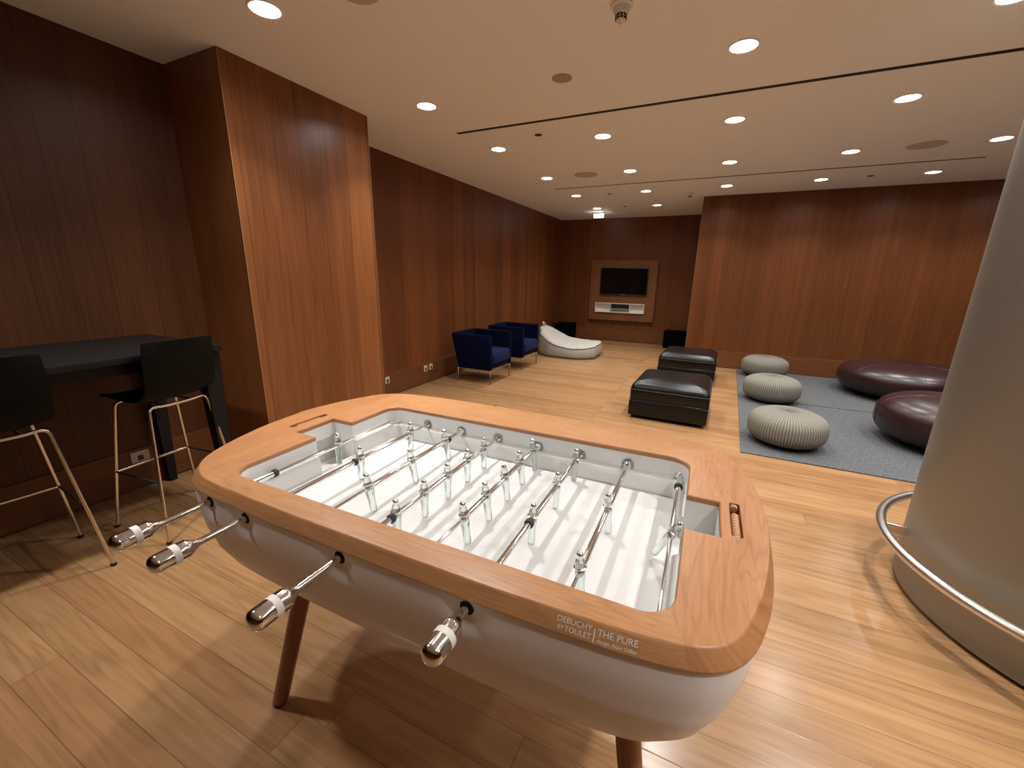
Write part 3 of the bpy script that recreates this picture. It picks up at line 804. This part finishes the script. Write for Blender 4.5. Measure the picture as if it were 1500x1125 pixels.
st = make_stool(); st.location = (-2.789, 1.175, 0); st.rotation_euler = (0, 0, math.radians(6))
st['label'] = 'black shell bar stool on chrome legs at the right end of the desk'; st['group'] = 'black bar stools at the desk'
s2 = copy_tree(st); s2.location = (-2.835, .540, 0); s2.rotation_euler = (0, 0, math.radians(-4)); s2['label'] = 'black shell bar stool cut off by the left edge of the photo'

# ------------------------------------------------------------------ power outlets
def outlet(label, x, y, z, wy, hz, n):
    t = thing('power_outlet', label, 'power outlet', (x, y, z), 0, 'power outlets on the skirting')
    bm = bmesh.new(); box(bm, 0, .008, -wy/2, wy/2, -hz/2, hz/2, .002, 1); bobj('plate', bm, M['socket'], t)
    for k in range(n):
        yc = (k-(n-1)/2)*wy/n
        bm = bmesh.new(); box(bm, .008, .010, yc-.016, yc+.016, -hz*.35, hz*.12, .001, 1); bobj('socket_face', bm, M['socket_dark'], t)
outlet('cream double power outlet on the skirting under the desk', LX+BT, 1.25, .228, .105, .075, 1)
outlet('single power outlet on the skirting just past the wooden pillar', RX+BT, 3.725, .212, .075, .082, 1)
outlet('small power outlet, left of the pair behind the blue armchairs', RX+BT, 4.48, .212, .075, .082, 1)
outlet('small power outlet, right of the pair behind the blue armchairs', RX+BT, 4.60, .217, .075, .082, 1)

# ------------------------------------------------------------------ television wall
y0 = FY-.07
t = thing('media_wall_board', 'wooden wall panel that frames the television on the far wall', 'wall panel', (0, FY, 0))
bm = bmesh.new()
def pbox(x0, x1, z0, z1): box(bm, x0, x1, -.07, 0, z0, z1)
NX0, NX1, NZ0, NZ1 = -2.50, -1.37, .672, .888
pbox(-2.655, -1.165, NZ1, 1.845); pbox(-2.655, -1.165, .49, NZ0); pbox(-2.655, NX0, NZ0, NZ1); pbox(NX1, -1.165, NZ0, NZ1)
bobj('panel', bm, M['tvpanel'], t)
bm = bmesh.new(); th = .014
box(bm, NX0, NX1, -.105, -.002, NZ0, NZ0+th); box(bm, NX0, NX1, -.105, -.002, NZ1-th, NZ1); box(bm, NX0, NX0+th, -.105, -.002, NZ0+th, NZ1-th); box(bm, NX1-th, NX1, -.105, -.002, NZ0+th, NZ1-th)
box(bm, NX0+th, NX1-th, -.012, -.002, NZ0+th, NZ1-th)
for x in (-2.145, -1.70): box(bm, x-.006, x+.006, -.1, -.012, NZ0+th, NZ1-th)
bobj('shelf_niche', bm, M['niche'], t)
t = thing('television', 'black flat television mounted on the wooden panel', 'television', (-1.88, FY-.072, 1.382))
bm = bmesh.new(); box(bm, -.53, .53, -.045, 0, -.30, .30, .004, 2); bobj('casing', bm, M['bezel'], t)
bm = bmesh.new(); box(bm, -.515, .515, -.047, -.044, -.28, .287); bobj('screen', bm, M['screen'], t)
bm = bmesh.new(); box(bm, -.06, .06, -.048, -.044, -.296, -.286); bobj('badge', bm, M['brushed'], t)
t = thing('media_player', 'black and silver media player box in the white shelf niche', 'media player', (-1.922, FY-.06, NZ0+th))
bm = bmesh.new(); box(bm, -.195, .195, -.036, .036, 0, .085, .003, 1); bobj('lower_unit', bm, M['brushed'], t)
bm = bmesh.new(); box(bm, -.195, .195, -.036, .036, .092, .165, .003, 1); bobj('upper_unit', bm, M['bezel'], t)
bm = bmesh.new(); box(bm, -.17, .17, -.037, -.034, .035, .048); bobj('disc_tray', bm, M['bezel'], t)
def cubebox(label, x0, x1, y0, y1, h_):
    t = thing('black_cube_box', label, 'box', ((x0+x1)/2, (y0+y1)/2, 0), 0, 'black cube boxes by the television wall')
    bm = bmesh.new(); a, b = (x1-x0)/2, (y1-y0)/2; box(bm, -a, a, -b, b, .02, h_, .012, 3); bobj('body', bm, M['black_box'], t)
    bm = bmesh.new()
    for sx in (-1, 1):
        for sy in (-1, 1): lathe(bm, [(0, 0), (.02, 0), (.02, .021), (0, .021)], 12, mat=Matrix.Translation((sx*(a-.05), sy*(b-.05), 0)))
    bobj('feet', bm, M['rubber_dark'], t)
cubebox('black cube box in the far left corner behind the bean bag', -3.36, -2.94, 9.42, 9.84, .385)
cubebox('black cube box right of the television panel, beside the right wall', -.86, -.42, 9.42, 9.84, .36)

# ------------------------------------------------------------------ armchairs
def make_armchair():
    t = thing('armchair', '', 'armchair')
    D, Wd = .66, .66   # depth along x (front = +x), width along y ; origin at the centre of the footprint
    # U-shaped shell: path in plan, lofted with thickness
    ht, hb, th = .685, .205, .055
    x1, x0, yy = D/2, -D/2, Wd/2
    path = round_path([(x1, -yy+th/2, 0), (x0+th/2, -yy+th/2, 0), (x0+th/2, yy-th/2, 0), (x1, yy-th/2, 0)], .06, 6)
    n = len(path); cs = [(-th/2, hb), (-th/2, ht-.02), (-th/2+.015, ht-.004), (0, ht), (th/2-.015, ht-.004), (th/2, ht-.02), (th/2, hb)]
    rings = []
    for i, p in enumerate(path):
        a = path[max(i-1, 0)]; b = path[min(i+1, n-1)]; d = (b-a).normalized(); nv = Vector((d.y, -d.x, 0))
        row = []
        for o_, z in cs:
            q = p+nv*o_
            # the underside tucks in and up towards the back
            back = max(0, (-(q.x)+.05)/(D/2))
            k = (1-(z-hb)/(ht-hb))
            q = Vector((q.x+.10*back*k*k, q.y*(1-.03*k), z+.0*back*k)); row.append(q)
        rings.append(row)
    bm = bmesh.new(); loft(bm, rings, closed=True, cap0=True, cap1=True)
    bmesh.ops.recalc_face_normals(bm, faces=bm.faces)
    be = [e for e in bm.edges if all(abs(v.co.x-x1) < .12 for v in e.verts) and len(e.link_faces) == 2 and e.calc_face_angle(0) > .9]
    bmesh.ops.bevel(bm, geom=be, offset=.012, segments=3, affect='EDGES')
    bobj('shell', bm, M['blue_dark'], t, auto=50)
    bm = bmesh.new(); box(bm, x0+.10, x1+.012, -yy+th+.002, yy-th-.002, .27, .445, .045, 5); bobj('seat_cushion', bm, M['blue_felt'], t, auto=60)
    bm = bmesh.new(); box(bm, x0+.12, x1-.02, -yy+th, yy-th, .215, .275, .01, 2); bobj('seat_base', bm, M['blue_dark'], t)
    bm = bmesh.new()
    tube(bm, [(x1-.02, -yy+.03, .198), (x0+.12, -yy+.03, .198), (x0+.12, yy-.03, .198), (x1-.02, yy-.03, .198)], .009, 8, closed=True); bobj('underframe', bm, M['chrome_soft'], t)
    for x in (x0+.12, x1-.02):
        for y in (-yy+.03, yy-.03):
            bm = bmesh.new(); lathe(bm, [(0, 0), (.011, 0), (.012, .012), (.0075, .02), (.0075, .198), (0, .198)], 14, mat=Matrix.Translation((x, y, 0))); bobj('leg', bm, M['chrome'], t)
    return t
a1 = make_armchair(); a1.location = (-2.93, 5.125, 0); a1['label'] = 'navy blue box armchair on thin chrome legs, nearer of the two'; a1['group'] = 'navy armchairs along the left wall'
a2 = copy_tree(a1); a2.location = (-2.93, 6.19, 0); a2['label'] = 'navy blue box armchair right beside the white bean bag lounger'

# ------------------------------------------------------------------ bean bag lounger
def beanbag():
    t = thing('bean_bag_lounger', 'large off-white canvas bean bag lounger with dark piping beyond the blue armchairs', 'bean bag', (-2.42, 7.72, 0), math.radians(3))
    A, B = .60, .57
    def sup(a, e, ra, rb): return ra*math.copysign(abs(math.cos(a))**e, math.cos(a)), rb*math.copysign(abs(math.sin(a))**e, math.sin(a))
    def topz(x, y):
        s = (A-x)/(2*A)                       # 0 front(right) .. 1 back(left)
        z = .27+.03*math.cos(s*PI*1.2) if s < .45 else .27-.02+.36*max(0, (s-.5)/.5)**1.9
        z = .285-.05*math.sin(min(1, s/.62)*PI)+.0 if s < .62 else .285+.33*((s-.62)/.38)**1.35
        return z
    NA = 72; rings = []
    def ring(sc, fz, e=.62):
        o = []
        for k in range(NA):
            a = 2*PI*k/NA; x, y = sup(a, e, A*sc, B*sc)
            sx = max(-1, min(1, x/A))
            narrow = 1-.28*max(0, -sx)**2
            y *= narrow
            z = fz(x, y); wr = .010*math.sin(a*7+sc*5)+.007*math.sin(a*13+1)
            o.append(Vector((x+wr*math.cos(a), y+wr*math.sin(a), z)))
        return o
    for sc, k in ((.80, 0), (.93, .004), (.985, .03), (1.0, .25), (1.0, .5), (.99, .72), (.975, .86)): rings.append(ring(sc, lambda x, y, k=k: k if k < .05 else k*topz(x, y)*.93))
    lower = rings
    bm = bmesh.new(); loft(bm, lower, cap0=True)
    up = [ring(s_, lambda x, y, k=k: topz(x, y)*k+.009*math.sin(x*19+y*7)*math.sin(y*13+x*4)) for s_, k in ((.975, .80), (.955, .865), (.90, .93), (.78, .985), (.6, 1.0), (.42, 1.0), (.2, 1.0), (.02, 1.0))]
    loft(bm, [lower[-1]]+up, cap1=True)
    bmesh.ops.remove_doubles(bm, verts=bm.verts, dist=1e-5)
    bobj('bag', bm, M['beige_fabric'], t, auto=180)
    pts = [Vector((p.x*1.004, p.y*1.004, p.z+.001)) for p in lower[-1]]
    bm = bmesh.new(); tube(bm, pts, .0065, 8, closed=True); bobj('piping', bm, M['piping_dark'], t, auto=60)
    bm = bmesh.new(); tube(bm, round_path([(-.52, -.06, .52), (-.56, -.04, .585), (-.56, .04, .585), (-.52, .06, .52)], .03, 5), .012, 8); bobj('carry_loop', bm, M['beige_fabric'], t, auto=60)
beanbag()

# ------------------------------------------------------------------ leather ottomans
def make_ottoman():
    t = thing('ottoman', '', 'ottoman')
    a, b = .39, .41
    bm = bmesh.new(); box(bm, -a, a, -b, b, .035, .205, .014, 3); bobj('base', bm, M['black_leather'], t, auto=50)
    # cushion: soft, crowned
    rings = []; n = 64
    def rr(hx, hy, r, z, crown=0):
        o = []
        for k in range(n):
            q = k//(n//4); f = (k % (n//4))/(n//4-1); ang = -PI/2+q*PI/2+f*PI/2
            cxx = (hx-r)*(1 if q in (0, 1) else -1); cyy = (hy-r)*(1 if q in (1, 2) else -1)
            o.append(Vector((cxx+r*math.cos(ang), cyy+r*math.sin(ang), z)))
        return o
    P_ = [(.02, .207), (.004, .215), (0, .232), (0, .300), (.002, .318), (.004, .330), (.014, .362), (.038, .390), (.075, .408), (.13, .418), (.2, .424), (.3, .427)]
    bm = bmesh.new(); loft(bm, [rr(a-i, b-i, max(.05-i*.2, .02), z) for i, z in P_], cap0=True, cap1=True); bobj('cushion', bm, M['black_leather'], t, auto=70)
    for z, i in ((.321, -.0015), (.210, .0005)):
        bm = bmesh.new(); tube(bm, rr(a-i, b-i, .05, z), .003 if z > .3 else .0045, 6, closed=True); bobj('piping', bm, M['stitch'] if z > .3 else M['black_leather'], t, auto=60)
    for sx in (-1, 1):
        for sy in (-1, 1):
            bm = bmesh.new(); box(bm, sx*(a-.06)-.025, sx*(a-.06)+.025, sy*(b-.06)-.025, sy*(b-.06)+.025, 0, .037, .002, 1); bobj('foot', bm, M['rubber_dark'], t)
    return t
o1 = make_ottoman(); o1.location = (-.277, 4.775, 0); o1.rotation_euler = (0, 0, math.radians(-1.5)); o1['label'] = 'black leather ottoman nearest the foosball table'; o1['group'] = 'black leather ottomans'
o2 = copy_tree(o1); o2.location = (-.215, 6.76, 0); o2.rotation_euler = (0, 0, math.radians(-2)); o2['label'] = 'black leather ottoman behind the nearer one, towards the television'

# ------------------------------------------------------------------ rugs and poufs
def rug(label, P_):
    bm = bmesh.new(); v = [bm.verts.new((x, y, .009)) for x, y in P_]; bm.faces.new(v)
    v0 = [bm.verts.new((x, y, 0)) for x, y in P_]; bm.faces.new(list(reversed(v0)))
    for i in range(4): bm.faces.new((v[i], v0[i], v0[(i+1) % 4], v[(i+1) % 4]))
    tag(bobj('woven_rug', bm, M['rug']), label, 'rug', 'grey woven rugs')
rug('grey woven rug under the two nearer knitted poufs', [(.39, 3.89), (3.6, 3.84), (3.65, 5.866), (.455, 5.866)])
rug('grey woven rug along the right wooden wall, farther of the two', [(.455, 5.890), (3.65, 5.890), (3.68, 7.79), (.512, 7.79)])
def blob(bm, R, h_, e=2.5, seg=96, dimple=.02, wr=0., flat=.72):
    rings = []; n = 26
    for i in range(n+1):
        ph = -PI/2+PI*i/n; c = max(math.cos(ph), 0)**(2/e); s = math.copysign(abs(math.sin(ph))**(2/e), math.sin(ph))
        r = R*c; z = h_/2*(1+s)
        if s > 0: z -= dimple*max(0, 1-(r/(R*.35)))**2 if r < R*.35 else 0
        if i == 0: z = 0.0
        if r < 1e-5: r = .002
        rings.append([Vector((r*(1+wr*math.sin(k*2*PI/seg*7+ph*2)*c)*math.cos(2*PI*k/seg), r*(1+wr*math.sin(k*2*PI/seg*7+ph*2)*c)*math.sin(2*PI*k/seg), z)) for k in range(seg)])
    loft(bm, rings, cap0=True, cap1=True)
def pouf(label, x, y, R, h_):
    bm = bmesh.new(); blob(bm, R, h_, 2.9, dimple=.012)
    o = bobj('knitted_pouf', bm, M['knit'], auto=180); o.location = (x, y, .010); tag(o, label, 'pouf', 'knitted grey beige poufs')
pouf('knitted grey-beige pouf nearest the foosball table, lowest of three', .765, 4.33, .318, .315)
pouf('knitted grey-beige pouf in the middle of the three', .805, 5.90, .318, .315)
pouf('knitted grey-beige pouf farthest back by the wooden wall', .865, 7.42, .325, .315)
def bigpouf(label, x, y, R, h_, rz):
    t = thing('leather_pouf', label, 'pouf', (x, y, .010), rz, 'burgundy leather poufs')
    bm = bmesh.new(); blob(bm, R, h_, 2.9, dimple=.03, wr=.004); bobj('cover', bm, M['burgundy'], t, auto=180)
    bm = bmesh.new()
    for k in range(3):
        a = PI*k/3+.3
        pts = []
        for i in range(1, 26):
            ph = -.9+(PI+1.8)*i/26
            c = math.copysign(abs(math.cos(ph))**(2/2.9), math.cos(ph)); s = math.copysign(abs(math.sin(ph))**(2/2.9), math.sin(ph))
            r = R*c; z = h_/2*(1+s)
            if abs(r) < R*.35 and s > 0: z -= .03*(1-abs(r)/(R*.35))**2
            pts.append((r*math.cos(a), r*math.sin(a), z))
        tube(bm, pts, .0028, 6)
    bobj('seam', bm, M['burgundy'], t, auto=60)
bigpouf('large burgundy leather pouf by the back wall, farther of the two', 2.40, 6.98, .70, .44, .2)
bigpouf('burgundy leather pouf half hidden by the metal column, nearer of the two', 2.12, 4.93, .555, .46, .7)
